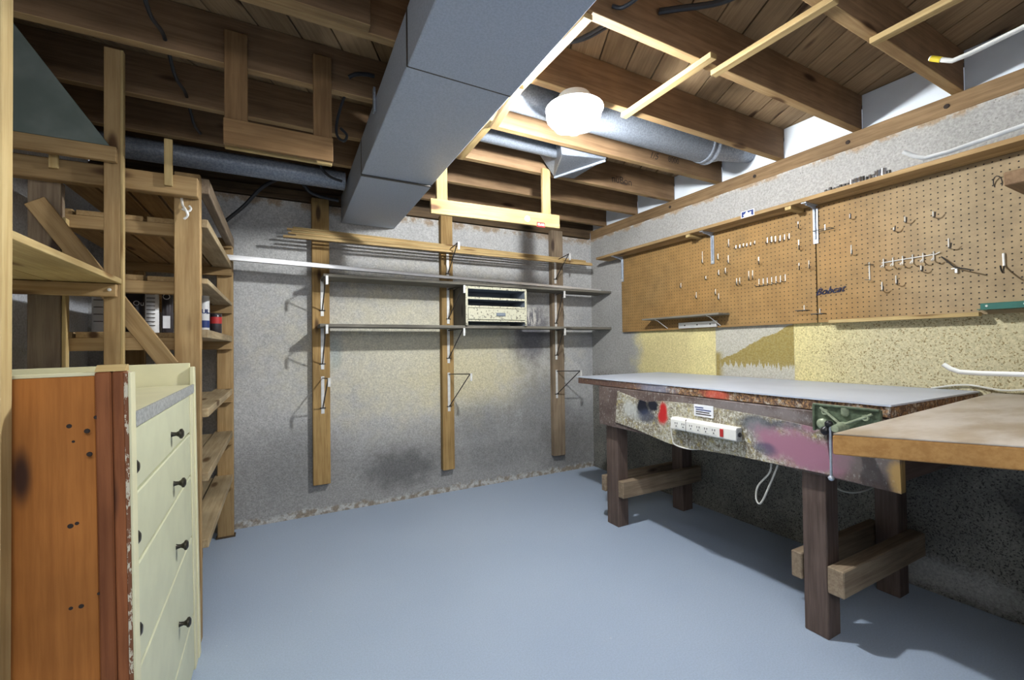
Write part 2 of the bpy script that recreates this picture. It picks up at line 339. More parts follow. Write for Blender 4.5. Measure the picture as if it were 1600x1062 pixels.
# ------------------------------------------------------------ setting
XR, YB, XL, ZS, ZJ, ZC = 2.75, 3.46, -1.0, 2.25, 2.335, 2.525
floor = struct('floor', bx(XL-.2, XR+.25, -2.4, YB+.25, -.06, 0), M_floor)
wb = struct('wall_back', bx(XL-.2, XR+.25, YB, YB+.22, 0, ZS), M_back)
wr = struct('wall_right', bx(XR, XR+.22, -.2, YB, 0, ZS), M_right)
wl = struct('wall_left', bx(XL-.2, XL, -2.4, YB, 0, ZC), M_left)
wf = struct('wall_front', bx(1.3, XR, -.16, -.04, 0, ZJ), M_left)
part('sill_plate', bx(XR-.004, XR+.10, -.2, YB, ZS, ZJ), 'sill', wr, .003, label='stained brown sill plate on top of the concrete')
bp = part('sill_plate', bx(XL, XR-.006, YB-.004, YB+.1, ZS+.01, ZJ), 'dark', wb, .003)
# bolts heads in the sill
for y in (.82, 1.22, 1.75, 2.45): part('bolt_head', MB().lathe((XR-.004, y, 2.29), (-1, 0, 0), [(.011, 0), (.011, .004), (.006, .006)], 8), M_ink, wr)
JY = [-.45, -.04, .37, .785, 1.18, 1.59, 2.02, 2.44, 2.84, 3.25]
part('header_board', bx(XL, XR+.1, YB+.02, YB+.06, ZJ, ZC), 'dark', wb)
for a_, b_ in zip(JY[2:], JY[3:]+[YB]):
    part('foam_panel', bx(XR+.012, XR+.05, a_+.022, b_-.022, ZJ+.002, ZC-.003), M_foam, wr, .002, label='white foam panel filling the gap between two joist ends')
ceil_ = struct('ceiling', bx(XL-.2, XR+.25, -2.4, YB+.25, 2.553, 2.58), M_ink)
# diagonal subfloor boards, clipped to the room
def clip(poly, f):
    out = []
    for i, p in enumerate(poly):
        q = poly[(i+1) % len(poly)]; a, b = f(p), f(q)
        if a >= 0: out.append(p)
        if (a >= 0) != (b >= 0): k = a/(a-b); out.append((p[0]+(q[0]-p[0])*k, p[1]+(q[1]-p[1])*k))
    return out
th = math.radians(63); dv = (math.cos(th), math.sin(th)); nv = (math.sin(th), -math.cos(th))
x0, x1, y0, y1 = XL, XR+.14, -.3, YB+.02
k = -26
while k < 24:
    a_ = k*.145+.027; b_ = a_+.139; g = R.uniform(-.0015, .0015)
    quad = [(nv[0]*s+dv[0]*l, nv[1]*s+dv[1]*l) for s, l in ((a_, -6), (b_, -6), (b_, 6), (a_, 6))]
    for f in (lambda p: p[0]-x0, lambda p: x1-p[0], lambda p: p[1]-y0, lambda p: y1-p[1]):
        if quad: quad = clip(quad, f)
    if len(quad) > 2:
        mx = sum(p[0] for p in quad)/len(quad); my = sum(p[1] for p in quad)/len(quad)
        loc = [((p[0]-mx)*dv[0]+(p[1]-my)*dv[1], -(p[0]-mx)*nv[0]-(p[1]-my)*nv[1]) for p in quad]
        ob = part('ceiling_board', MB().prism(loc, 'z', 0, .02), wood('board', 0), None, .0015, origin=(0, 0, 0))
        ob.rotation_euler = (0, 0, th); ob.location = (mx, my, ZC+g); ob.parent = ceil_; W[ob.name] = Vector((mx, my, ZC+g))
    k += 1
joist = {}
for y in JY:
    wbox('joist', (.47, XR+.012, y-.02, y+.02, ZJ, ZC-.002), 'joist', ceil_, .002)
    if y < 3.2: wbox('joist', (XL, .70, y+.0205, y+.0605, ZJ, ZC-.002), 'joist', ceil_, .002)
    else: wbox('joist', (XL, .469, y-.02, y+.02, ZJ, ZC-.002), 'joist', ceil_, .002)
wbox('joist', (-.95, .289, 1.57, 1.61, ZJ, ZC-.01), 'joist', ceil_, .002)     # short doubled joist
# furring strips nailed under the joists
wbox('furring_strip', (.775, .81, 1.16, 1.66, ZJ-.021, ZJ), 'lath', ceil_, .002)
slant('furring_strip', (.935, 1.17, ZJ-.011), (.925, 1.72, ZJ-.011), .038, .02, 'lath', ceil_)
slant('furring_strip', (.905, 1.60, ZJ-.033), (.955, 1.96, ZJ-.033), .038, .02, 'post', ceil_)
slant('furring_strip', (.94, 1.94, ZJ-.011), (.955, 2.42, ZJ-.011), .038, .02, 'lath', ceil_)
slant('furring_strip', (1.499, 1.11, ZJ-.012), (1.497, 1.615, ZJ-.012), .036, .022, 'lath', ceil_)
slant('furring_strip', (1.612, .74, ZJ-.012), (1.60, 1.19, ZJ-.012), .036, .022, 'lath', ceil_)
slant('furring_strip', (1.964, .32, ZJ-.012), (1.967, .79, ZJ-.012), .036, .022, 'lath', ceil_)
# pencilled writing on the joists
text('pencil_writing', '8000', .05, .0003, face((2.28, 1.9985, 2.40), (1, 0, .0), (0, .0, 1)), M_ink, ceil_)
text('pencil_writing', '1/5', .06, .0003, face((2.10, 1.9985, 2.395), (1, 0, .0), (0, .0, 1)), M_ink, ceil_, .4)
text('pencil_writing', 'n\u00fcBon', .075, .0003, face((2.22, 2.4185, 2.40), (1, 0, .0), (0, .0, 1)), M_ink, ceil_, -.1)
# ------------------------------------------------------------ duct work
dk = thing('rectangular_duct', 'large grey sheet metal duct running under the ceiling to the back wall', 'duct', (.56, 2., 2.14))
def dx(y): return .352+.038*(y-.9)/2.5+.02
for i, (a_, b_) in enumerate(((-.9, .2), (.2, 1.43), (1.43, 2.45), (2.45, YB-.006))):
    xa, xb = dx(a_), dx(b_); g = .0025; z0 = 2.14-(.006 if i % 2 else 0); wd = .392
    part('duct_section', MB().hexa([(xa, a_+g, z0), (xa+wd, a_+g, z0), (xb+wd, b_-g, z0), (xb, b_-g, z0)], [(xa, a_+g, ZJ-.003), (xa+wd, a_+g, ZJ-.003), (xb+wd, b_-g, ZJ-.003), (xb, b_-g, ZJ-.003)]), M_duct, dk, .003)
    if i: part('seam_cleat', bx(xa-.001, xa+wd+.001, a_-.008, a_+.008, z0-.0015, ZJ-.004), M_wire, dk)
part('hanger_strap', bx(dx(2.0)-.012, dx(2)-.003, 1.995, 2.02, 2.26, 2.37), M_pipe, dk)
p1 = thing('round_pipe', 'thick round galvanised pipe beside the lit ceiling lamp', 'pipe', (1.6, 1.8, 2.41))
part('pipe_body', MB().lathe((.79, 1.8, 2.41), 'x', [(.088, 0), (.088, 1.55)], 28), M_pipe_dimmed, p1, 0, True)
part('pipe_collar', MB().lathe((2.30, 1.8, 2.41), 'x', [(.089, 0), (.092, .005), (.092, .02), (.089, .025), (.089, .045), (.093, .05), (.093, .065), (.086, .07)], 28), M_pipe, p1, 0, True, 'brighter ribbed collar')
part('pipe_end', MB().lathe((2.37, 1.8, 2.41), (1, 0, .12), [(.082, 0), (.06, .10), (.055, .40)], 24), M_pipe, p1, 0, True)
p2 = thing('round_pipe', 'thin round galvanised pipe in the joist bay right of the duct', 'pipe', (1.1, 2.22, 2.41))
part('pipe_body', MB().lathe((.80, 2.22, 2.41), 'x', [(.055, 0), (.055, .72)], 24), M_pipe_dimmed, p2, 0, True)
part('duct_boot', MB().hexa([(1.44, 2.06, 2.30), (1.76, 2.05, 2.33), (1.76, 2.38, 2.325), (1.60, 2.385, 2.31)], [(1.40, 2.045, 2.48), (1.76, 2.045, 2.48), (1.76, 2.385, 2.48), (1.45, 2.385, 2.48)]), M_pipe_dimmed, p2, .004)
part('flange', MB().tube([(1.60, 2.38, 2.305), (1.76, 2.06, 2.325)], .008, 6), M_pipe, p2)
p3 = thing('round_pipe', 'round galvanised pipe above the left shelving beside the duct', 'pipe', (-.3, 3.05, 2.31))
part('pipe_body', MB().lathe((XL+.01, 3.05, 2.305), 'x', [(.06, 0), (.06, 1.375)], 24), M_pipe, p3, 0, True)
# ------------------------------------------------------------ lamp
lp = thing('ceiling_lamp', 'glowing glass ceiling lamp under a joist', 'lamp', (1.19, 1.60, ZJ))
part('lamp_base', MB().lathe((1.19, 1.60, ZJ), (0, 0, -1), [(.07, 0), (.09, .03), (.128, .058), (.131, .062), (.126, .063), (.04, .048), (.03, .055)], 32), M_white, lp, 0, True)  # rim spread into a dish to keep bulb light off the ceiling
t = NT('lit_bulb'); e = t.n('ShaderNodeEmission'); e.inputs[0].default_value = (.97, .99, 1, 1); e.inputs[1].default_value = BULB_STRENGTH; t.t.links.new(e.outputs[0], t.out.inputs[0])
part('bulb', MB().lathe((1.19, 1.60, ZJ-.05), (0, 0, -1), [(.014, 0), (.018, .02), (.034, .05), (.036, .07), (.03, .092), (.012, .105)], 16), t.m, lp, 0, True)
t = NT('glowing_glass'); e = t.n('ShaderNodeEmission'); e.inputs[0].default_value = (.93, 1, .98, 1); e.inputs[1].default_value = 2.2
tr = t.n('ShaderNodeBsdfTransparent'); gl = t.n('ShaderNodeBsdfGlossy'); gl.inputs['Roughness'].default_value = .1; m1 = t.n('ShaderNodeMixShader'); m2 = t.n('ShaderNodeMixShader')
m1.inputs[0].default_value = .28; m2.inputs[0].default_value = .06; t.t.links.new(tr.outputs[0], m1.inputs[1]); t.t.links.new(e.outputs[0], m1.inputs[2]); t.t.links.new(m1.outputs[0], m2.inputs[1]); t.t.links.new(gl.outputs[0], m2.inputs[2]); t.t.links.new(m2.outputs[0], t.out.inputs[0])
mb = MB(); n_ = 48; prof = [(.06, .064), (.105, .068), (.12, .088), (.115, .112), (.095, .138), (.052, .158), (.01, .163)]
for r_, h in prof:
    for q in range(n_):
        rr = r_*(1+(.05 if q % 6 < 3 else -.05)*(1 if r_ > .06 else .2)); a_ = 2*math.pi*q/n_
        mb.v.append(Vector((1.185+rr*math.cos(a_), 1.60+rr*math.sin(a_), ZJ-h)))
mb.f = [(i*n_+q, i*n_+(q+1) % n_, (i+1)*n_+(q+1) % n_, (i+1)*n_+q) for i in range(len(prof)-1) for q in range(n_)]
part('glass_shade', mb, t.m, lp, 0, True, 'fluted clear glass bowl')
# ------------------------------------------------------------ wood hangers under the joists
h1 = thing('hanging_frame', 'brown wooden frame hung from the joists left of the duct', 'rack', (0, 2.0, 2.04))
wbox('upright', (-.186, -.108, 2.018, 2.040, 2.075, 2.46), 'frame', h1); wbox('upright', (.132, .205, 2.018, 2.040, 2.075, 2.46), 'frame', h1)
wbox('crossbar', (-.188, .207, 1.996, 2.017, 2.0, 2.10), 'frame', h1)
wbox('crossbar', (-.188, .207, 2.0415, 2.060, 2.0, 2.075), 'strip', h1)
h2 = thing('hanging_frame', 'pale wooden frame with a small red label hung right of the duct', 'rack', (1.2, 2.38, 2.0))
wbox('upright', (.80, .865, 2.394, 2.416, 2.0, 2.40), 'lath', h2); wbox('upright', (1.517, 1.578, 2.394, 2.416, 1.98, 2.36), 'lath', h2)
slant('crossbar', (.757, 2.382, 1.999), (1.632, 2.382, 2.014), .02, .086, 'lath', h2)
gl_ = part('red_label', bx(1.455, 1.515, 2.3705, 2.3715, 1.962, 1.992), M_red, h2, label='small red label reading GLASS'); text('lettering', 'GLASS', .017, .0004, face((1.485, 2.370, 1.977), (1, 0, 0), (0, 0, 1)), M_paper, gl_, 0, .0008)
part('oval_sticker', MB().lathe((1.385, 2.3715, 2.003), (0, -1, 0), [(.019, 0), (.019, .001)], 16), M_paper, h2, label='small white sticker')
# ------------------------------------------------------------ cables
def cable(pts, r, label, mat=M_cable, sm=6, cat='cable', name='cable', group=None): return tag(part(name, MB().tube(pts, r, 8, sm), mat, None, 0, True), label, cat, group)
cable([(-.36, 1.18, 2.37), (-.365, 1.4, 2.32), (-.37, 1.59, 2.36), (-.372, 1.8, 2.31), (-.374, 2.02, 2.37), (-.374, 2.22, 2.33), (-.372, 2.44, 2.37), (-.372, 2.64, 2.33), (-.37, 2.84, 2.365)], .007, 'black cable threaded through the joists above the left shelving')
cable([(1.254, 1.155, 2.44), (1.30, 1.11, 2.435), (1.42, 1.02, 2.44), (1.5, .9, 2.45), (1.6, .80, 2.44)], .011, 'thick dark cable entering a joist at the top centre right')
cable([(1.03, 1.155, 2.38), (1.05, 1.12, 2.36), (1.08, 1.05, 2.38), (1.10, .97, 2.45)], .007, 'short black cable stub beside the duct at the top centre')
cable([(1.14, 1.21, 2.44), (1.05, 1.35, 2.40), (.95, 1.45, 2.39), (.82, 1.55, 2.38)], .007, 'upper black cable curving over the furring strip right of the duct')
cable([(1.15, 1.21, 2.43), (1.08, 1.38, 2.42), (.98, 1.5, 2.44), (.92, 1.57, 2.45)], .005, 'lower thin cable curving behind the furring strip right of the duct')
cable([(.273, 2.0, 2.385), (.30, 1.99, 2.40), (.34, 1.99, 2.412), (.38, 1.99, 2.415)], .009, 'short black cable end between hanging frame and duct')
cable([(.30, 2.06, 2.42), (.262, 2.08, 2.33), (.235, 2.10, 2.23), (.235, 2.10, 2.165), (.262, 2.09, 2.14), (.275, 2.09, 2.17), (.25, 2.10, 2.20)], .006, 'black cable loop dangling left of the duct')
cable([(.222, 2.87, 2.33), (.24, 2.88, 2.29), (.285, 2.88, 2.255), (.35, 2.88, 2.24)], .008, 'black cable hanging over the galvanised pipe beside the duct')
cable([(-.30, 3.30, 2.02), (-.2, 3.3, 2.13), (-.10, 3.26, 2.25), (0, 3.21, 2.31), (.07, 3.20, 2.325), (.14, 3.2, 2.30), (.19, 3.22, 2.255), (.27, 3.24, 2.24), (.37, 3.25, 2.235)], .012, 'thick black cable arching below the joists above the left end of the back wall')
# ------------------------------------------------------------ back wall: battens with brackets
TIERS = {0: [(1.682, 1.442, .008, 1), (1.349, 1.06, .006, 1), (.989, .745, .018, 0)],
         1: [(1.985, 1.77, .012, 2), (1.672, 1.40, .055, 1), (1.335, 1.078, .05, 1), (.978, .685, .105, 0)],
         2: [(1.99, 1.79, .015, 2), (1.672, 1.379, -.05, 1), (1.34, 1.08, -.05, 1), (.962, .721, .12, 0)]}
BX = [(.207, .322), (1.168, 1.268), (2.245, 2.37)]
BL = ['left wooden batten on the back wall with three shelf brackets', 'middle wooden batten on the back wall with four shelf brackets', 'right grey brown batten on the back wall next to the corner']
for i, (a_, b_) in enumerate(BX):
    bt = thing('wall_batten', BL[i], 'batten', ((a_+b_)/2, YB, .2), 'upright battens on the back wall')
    part('board', bx(a_, b_, YB-.06, YB-.004, (.229, .198, .174)[i], ZS+.03), 'batten' if i < 2 else 'old', bt, .003)
    sx = (.272, 1.222, 2.279)[i]
    for (zt, zb, tipdx, kind) in TIERS[i]:
        yf = YB-.063; k_ = .966 if kind else .972; tip = ((sx+tipdx)*k_, 3.2*k_, 1.2+(zt+(.03 if kind == 2 else .006)-1.2)*k_)
        br = part('bracket', MB().tube([(sx, yf, zt), tip], .0042, 6).tube([tip, (sx, yf-.004, zb+.03)], .0042, 6).tube([(sx-.02, yf-.004, zb+.03), (sx+.02, yf-.004, zb+.03)], .004, 6), M_wire, bt, 0, True)
        part('strap', bx(sx-.011, sx+.011, yf-.002, yf+.002, zb-.01, zt+.012), M_strap, br, .001)
        part('end_clip', MB().box(tip[0]-.002, tip[0]+.014, tip[1]-.012, tip[1]-.008, tip[2]-.05, tip[2]+.006).box(tip[0]-.002, tip[0]+.014, tip[1]-.012, tip[1]+.006, tip[2]-.053, tip[2]-.049), M_strap, br, .0008)
# shelf boards and what lies on them
tag(part('shelf_board', MB().hexa([(.262, 3.16, 1.682), (2.742, 3.16, 1.682), (2.742, 3.385, 1.682), (.262, 3.385, 1.682)], [(.262, 3.16, 1.702), (2.742, 3.16, 1.702), (2.742, 3.385, 1.702), (.262, 3.385, 1.702)]), 'grey', None, .0015), 'upper long grey shelf board carrying the metal trim strips', 'shelf', 'long shelf boards on the back wall')
tag(part('shelf_board', bx(.238, 2.742, 3.16, 3.385, 1.345, 1.366), 'grey', None, .0015), 'lower long grey shelf board carrying the small pigeonhole cabinet', 'shelf', 'long shelf boards on the back wall')
ORD = ['first', 'second', 'third', 'fourth', 'fifth', 'sixth', 'seventh', 'eighth', 'ninth', 'tenth', 'eleventh', 'twelfth']
for i, (y, zl, zr, xe) in enumerate(((3.17, 1.752, 1.7035, 2.30), (3.202, 1.766, 1.704, 2.66), (3.234, 1.782, 1.7045, 2.50))):
    h = (.020, .016, .014)[i]
    o = MB().hexa([(-.29, y, zl), (xe, y, zr), (xe, y+.03, zr), (-.29, y+.03, zl)], [(-.29, y, zl+h), (xe, y, zr+h), (xe, y+.03, zr+h), (-.29, y+.03, zl+h)])
    tag(part('trim_strip', o, M_alu, None, .001), ('front', 'middle', 'rear')[i]+' bright metal trim strip lying along the upper shelf board', 'strip', 'metal trim strips on the upper shelf board')
for i in range(6):
    y = 3.225+i*.031; xl = (.025, .10, .055, .075, .05, .085)[i]; xr = 2.58+.022*(i % 3); zl = 1.938+.0205*i; zr = 1.942+.0135*i; h = .014 if i == 0 else .011
    o = MB().hexa([(xl, y, zl), (xr, y, zr), (xr, y+.03, zr), (xl, y+.03, zl)], [(xl, y, zl+h), (xr, y, zr+h), (xr, y+.03, zr+h), (xl, y+.03, zl+h)])
    tag(part('wood_strip', o, 'strip' if i % 2 else 'pine', None, .001), ORD[i]+' from the front of the thin wooden strips on the top brackets', 'strip', 'bundle of thin wooden strips on the top brackets')
# pigeonhole cabinet
bxn = thing('pigeonhole_cabinet', 'small worn cream pigeonhole cabinet with a drawer on the lower shelf board', 'cabinet', (1.53, 3.27, 1.367))
xa, xb, ya, yb, za, zb = 1.272, 1.815, 3.14, 3.41, 1.367, 1.672
part('side', bx(xa, xa+.017, ya, yb, za, zb), 'grey', bxn, .001); part('side', bx(xb-.017, xb, ya, yb, za, zb), M_boxin, bxn, .001)
part('top', bx(xa+.017, xb-.017, ya, yb, zb-.018, zb), M_boxin, bxn, .001); part('back', bx(xa+.017, xb-.017, yb-.01, yb, za+.02, zb-.018), M_boxin, bxn)
part('shelf', bx(xa+.017, xb-.017, ya+.002, yb-.01, 1.573, 1.586), M_boxin, bxn); part('shelf', bx(xa+.017, xb-.017, ya+.002, yb-.01, 1.507, 1.519), M_boxin, bxn); part('bottom', bx(xa+.017, xb-.017, ya+.004, yb-.01, 1.398, 1.408), M_boxin, bxn)
for nm, q in (('front_edging', (xa-.001, xa+.018, za, zb)), ('front_edging', (xb-.018, xb+.001, za, zb)), ('front_edging', (xa+.018, xb-.018, zb-.02, zb)), ('front_edging', (xa+.018, xb-.018, 1.571, 1.588)), ('front_edging', (xa+.018, xb-.018, 1.505, 1.521)), ('front_edging', (xa+.018, xb-.018, 1.397, 1.409))):
    part(nm, bx(q[0], q[1], ya-.004, ya, q[2], q[3]), M_boxp, bxn, .001)
dr = part('drawer', bx(xa+.02, xb-.02, ya-.008, ya+.20, 1.413, 1.502), M_boxp, bxn, .002); part('handle', MB().box(1.53, 1.61, ya-.02, ya-.008, 1.442, 1.468), M_boxin, dr, .003)
# ------------------------------------------------------------ right wall: shelf, brackets, pegboards
XP = 2.72
for a_, b_, lb in ((1.382, 2.992, 'left brown pegboard sheet, reaching to the corner, with rows of small hooks'), (-.04, 1.376, 'right brown pegboard sheet with a white hook rail, near the counter')):
    o = part('pegboard', bx(XP, XP+.008, a_, b_, 1.313, 1.985), M_peg, None, .0008, origin=(0, 0, 0)); tag(o, lb, 'pegboard', 'pegboard sheets on the right wall')
    for yy in (a_+.02, (a_+b_)/2, b_-.06): part('furring_strip', bx(XP+.0085, XR, yy, yy+.04, 1.32, 1.98), 'strip', o)
o = thing('wall_shelf', 'long narrow wooden shelf above the pegboards on three metal brackets', 'shelf', (2.66, 1.6, 1.985))
part('shelf_plank', bx(2.585, 2.66, -.03, 3.18, 1.986, 2.008), 'post', o, .002, label='front plank'); part('shelf_plank', bx(2.663, 2.748, -.03, 3.18, 1.986, 2.006), 'post', o, .002)
st = part('sticker', bx(2.5835, 2.585, 1.655, 1.742, 1.989, 2.030), M_paper, o, .0004, label='white edged navy and white sports sticker')
part('emblem_field', bx(2.5826, 2.5835, 1.660, 1.737, 1.993, 2.026), M_blue, st)
part('emblem_silhouette', MB().prism([(1.72, 1.994), (1.725, 2.006), (1.712, 2.012), (1.708, 2.021), (1.700, 2.024), (1.694, 2.016), (1.688, 2.012), (1.680, 2.018), (1.672, 2.014), (1.676, 2.002), (1.668, 1.994)], 'x', 2.5818, 2.5826), M_paper, st)
for y in (1.375, 2.05, 2.97):
    br = part('bracket', MB().prism([(2.600, 1.985), (2.715, 1.985), (2.715, 1.77), (2.711, 1.77), (2.706, 1.95), (2.69, 1.972), (2.66, 1.979), (2.60, 1.981)], 'y', y-.002, y+.002).box(2.711, 2.715, y-.013, y+.013, 1.765, 1.965).box(2.595, 2.715, y-.013, y+.013, 1.981, 1.985), M_zinc, o, 0)
    part('rib', MB().tube([(2.706, y, 1.79), (2.703, y, 1.94), (2.69, y, 1.966), (2.62, y, 1.977)], .005, 6, 3), M_pipe, br, 0, True)
    part('screw', MB().lathe((2.711, y, 1.78), (-1, 0, 0), [(.006, 0), (.006, .003)], 8), M_chrome, br)
for y in (1.44, 2.14): part('cleat', bx(2.59, 2.74, y, y+.035, 1.966, 1.985), 'strip', o, .001)
# sockets on the shelf edge
SK = [(1290, .008, .012), (1297, .009, .018), (1303, .007, .01), (1309, .009, .011), (1313, .008, .016), (1319, .009, .014), (1324, .008, .014), (1330, .011, .024), (1337, .011, .026), (1343, .011, .027), (1348, .008, .026), (1353, .009, .018), (1359, .008, .024), (1365, .009, .02), (1370, .012, .034), (1380, .016, .034), (1389, .008, .018)]
lab_s = []; cnt = {}
for i in range(len(SK)):
    k_ = 'chrome' if i in (7, 8, 9, 14, 15, 12) else 'dark'; lab_s.append(ORD[cnt.get(k_, 0)]+' from the left of the '+k_+' wrench sockets on the long wall shelf'); cnt[k_] = cnt.get(k_, 0)+1
for i, (px, r_, h) in enumerate(SK):
    y = on('X', 2.60, px, 285-(px-1300)*.27)[1]
    tag(part('socket', MB().lathe((2.602, y, 2.008), 'z', [(r_, 0), (r_, h*.5), (r_*.9, h*.55), (r_*.9, h), (r_*.6, h), (r_*.6, h*.6)], 10), M_sock if i in (7, 8, 9, 14, 15, 12) else M_wire, None, 0, True),
        lab_s[i], 'socket', ('chrome' if i in (7, 8, 9, 14, 15, 12) else 'dark')+' sockets in the row on the wall shelf')
# hooks
def hook(px, py, h, label, group=None, reach=.034, jl=.010, r=.0025, name='peg_hook', side=0.):
    """stem from top pixel py-h/2 to py+h/2 on the pegboard, then a J arm"""
    a = on('X', XP-.003, px, py-h/2); b = on('X', XP-.003, px, py+h/2); y = a[1]
    st = part(name, MB().tube([(XP+.004, y, a[2]+.001), (XP-.004, y, a[2]), (XP-.004, y, b[2]+.003)], r, 6), M_chrome, None, 0, True)
    part('arm', MB().tube([(XP-.004, y, b[2]+.003), (XP-.010, y-side*.2, b[2]-.002), (XP-reach*.7, y-side*.7, b[2]-.003), (XP-reach, y-side, b[2]+jl)], r, 6, 3), M_wire, st, 0, True)
    return tag(st, label, 'hook', group)
for oi, (px, py) in enumerate(((1150, 386), (1156, 385), (1161.6, 383.3), (1167, 382.8), (1173, 381.2), (1179.4, 379))):
    hook(px, py, 5, ORD[oi]+' from the left of six tiny hooks in the upper left row of the pegboard', 'six tiny hooks in a row, upper left', .02)
for oi, (px, py) in enumerate(((1199, 375.9), (1205.7, 374.3), (1211.8, 373.8), (1219, 372.7), (1226, 371.1), (1233.3, 369.5))):
    hook(px, py, 9, ORD[oi]+' from the left of six hooks in the upper right row, beside the tiny ones', 'six hooks in a row, upper right', .024)
for oi, (px, py) in enumerate(((1186, 441.5), (1192.6, 440.7), (1199, 439.5), (1205.8, 438.6), (1212.5, 437.2), (1219.5, 436), (1227, 434.2))):
    hook(px, py, 11, ORD[oi]+' from the left of seven long armed hooks in the lower row', 'seven long hooks in the lower row', .05, .004)
for px, py, h, lb in ((1097.5, 402, 18, 'tall wire clip hook left of the middle shelf bracket'), (1138.5, 380, 12, 'single upright hook right of the middle shelf bracket'), (1138, 405, 12, 'bright J hook below the single upright hook'),
        (1122, 401, 9, 'small hook left of the bright J hook'), (1123, 426, 8, 'left hook of a close pair at mid height on the left pegboard'), (1133.5, 423, 9, 'right hook of a close pair at mid height on the left pegboard'),
        (1103, 434, 5, 'very small faint hook left of the close pair'), (1064, 446, 7, 'leftmost small hook on the left pegboard'), (1088, 461, 9, 'small forked hook above the small wire-braced shelf'),
        (1118, 456, 8, 'upper of two overlapping hooks above the right end of the small shelf'), (1123, 463, 9, 'lower of two overlapping hooks above the right end of the small shelf'),
        (1151, 440, 10, 'left stem of a double hook beside the lower row of seven'), (1155.8, 439, 10, 'right stem of a double hook beside the lower row of seven'),
        (1170, 430, 13, 'left of two tall hooks just above the lower row of seven'), (1176, 429, 13, 'right of two tall hooks just above the lower row of seven'), (1185.5, 407, 11, 'faint hook in the middle of the left pegboard'),
        (1247, 351.5, 10, 'top hook nearest the right shelf bracket'), (1248, 382, 14, 'thick bright hook below the top hook near the right bracket'), (1248.5, 416, 10, 'hook low beside the seam of the pegboards'), (1264, 413, 12, 'hook just left of the pegboard seam'),
        (1328, 338, 7, 'tiny hook high on the right pegboard'), (1414, 343, 9, 'small dark forked hook high on the right pegboard, left one'), (1458, 335, 9, 'small dark forked hook high on the right pegboard, right one'),
        (1330, 390, 14, 'J hook right of the pegboard seam'), (1396.5, 358, 5, 'tiny white peg high on the right pegboard'), (1400, 437, 13, 'white peg below the hook rail'), (1439, 419, 8, 'short white peg under the right end of the hook rail'),
        (1378, 447, 13, 'ring ended hook below the hook rail'), (1482, 380, 15, 'L shaped hook right of the hook rail')):
    hook(px, py, h, lb, None, .04, .016, .0026, side=.02)
for px, py, h, lb in ((1256.5, 483, 6, 'left flat wire tool holder near the bottom of the pegboard seam'), (1281, 489, 7, 'right flat wire tool holder at the bottom of the pegboard seam'), (1289, 362, 11, 'wide wire tool holder right of the right shelf bracket')):
    a = on('X', XP-.003, px, py-h); y, z = a[1], a[2]; hh = .03; wd = .03 if px != 1289 else .045
    s = tag(part('tool_holder', MB().tube([(XP+.003, y, z), (XP-.004, y, z), (XP-.004, y, z-hh)], .0025, 6), M_chrome, None, 0, True), lb, 'hook')
    part('loop', MB().tube([(XP-.004, y+wd, z-hh), (XP-.004, y-wd, z-hh), (XP-.04, y-wd, z-hh), (XP-.04, y+wd, z-hh), (XP-.004, y+wd, z-hh)], .002, 6), M_wire, s, 0, True)
s = thing('hook_rail', 'white wire rail with six looped hooks on the right pegboard', 'hook rail', (2.71, .96, 1.6))
part('rail', MB().tube([(XP-.006, 1.070, 1.601), (XP-.006, .862, 1.606), (XP-.012, .845, 1.612)], .0025, 6), M_strap, s, 0, True)
for q in range(6):
    y = 1.062-q*.0385; part('hook', MB().tube([(XP+.002, y, 1.619), (XP-.008, y, 1.617), (XP-.007, y, 1.59), (XP-.012, y, 1.576), (XP-.045, y-.004, 1.575), (XP-.048, y-.012, 1.585)], .0024, 6, 3), M_chrome, s, 0, True)
s = thing('wire_clip', 'tall narrow wire clip left of the white hook rail', 'hook', (2.715, 1.1, 1.55)); a = on('X', XP-.004, 1358, 410); b = on('X', XP-.004, 1359, 438)
part('stem', MB().tube([(XP-.004, a[1], a[2]), (XP-.004, b[1], b[2])], .003, 6), M_chrome, s, 0, True); part('arm', MB().tube([(XP-.003, a[1]+.02, a[2]-.01), (XP-.02, a[1], a[2]-.01), (XP-.004, a[1]-.02, a[2]-.015)], .002, 6).tube([(XP-.004, b[1], b[2]+.002), (XP-.035, b[1]-.01, b[2]), (XP-.03, b[1]+.01, b[2]+.004)], .002, 6), M_wire, s)
a, b, c_ = on('X', XP-.01, 1471, 401), on('X', XP-.03, 1491, 417), on('X', XP-.05, 1521, 422)
s = tag(part('wire_tool', MB().tube([a, b, c_], .003, 6), M_wire, None, 0, True), 'angled dark wire prop on the right pegboard beside the hook rail', 'wire')
part('clip', MB().box(XP-.012, XP+.001, b[1]-.004, b[1]+.004, b[2]-.025, b[2]).box(XP-.012, XP-.006, b[1]-.016, b[1]+.016, b[2]-.006, b[2]-.002), M_chrome, s)
a = on('X', XP-.004, 1568, 396); b = on('X', XP-.004, 1569, 415)
s = tag(part('large_hook', MB().tube([(XP+.003, a[1], a[2]), (XP-.005, a[1], a[2]), (XP-.005, b[1], b[2])], .0045, 8), M_chrome, None, 0, True), 'large J hook near the right edge of the right pegboard', 'hook')
part('arm', MB().tube([(XP-.005, b[1], b[2]), (XP-.03, b[1]-.004, b[2]-.02), (XP-.06, b[1]-.01, b[2]-.035), (XP-.10, b[1]-.015, b[2]-.03), (XP-.12, b[1]-.017, b[2]-.012)], .003, 8, 4), M_wire, s, 0, True)
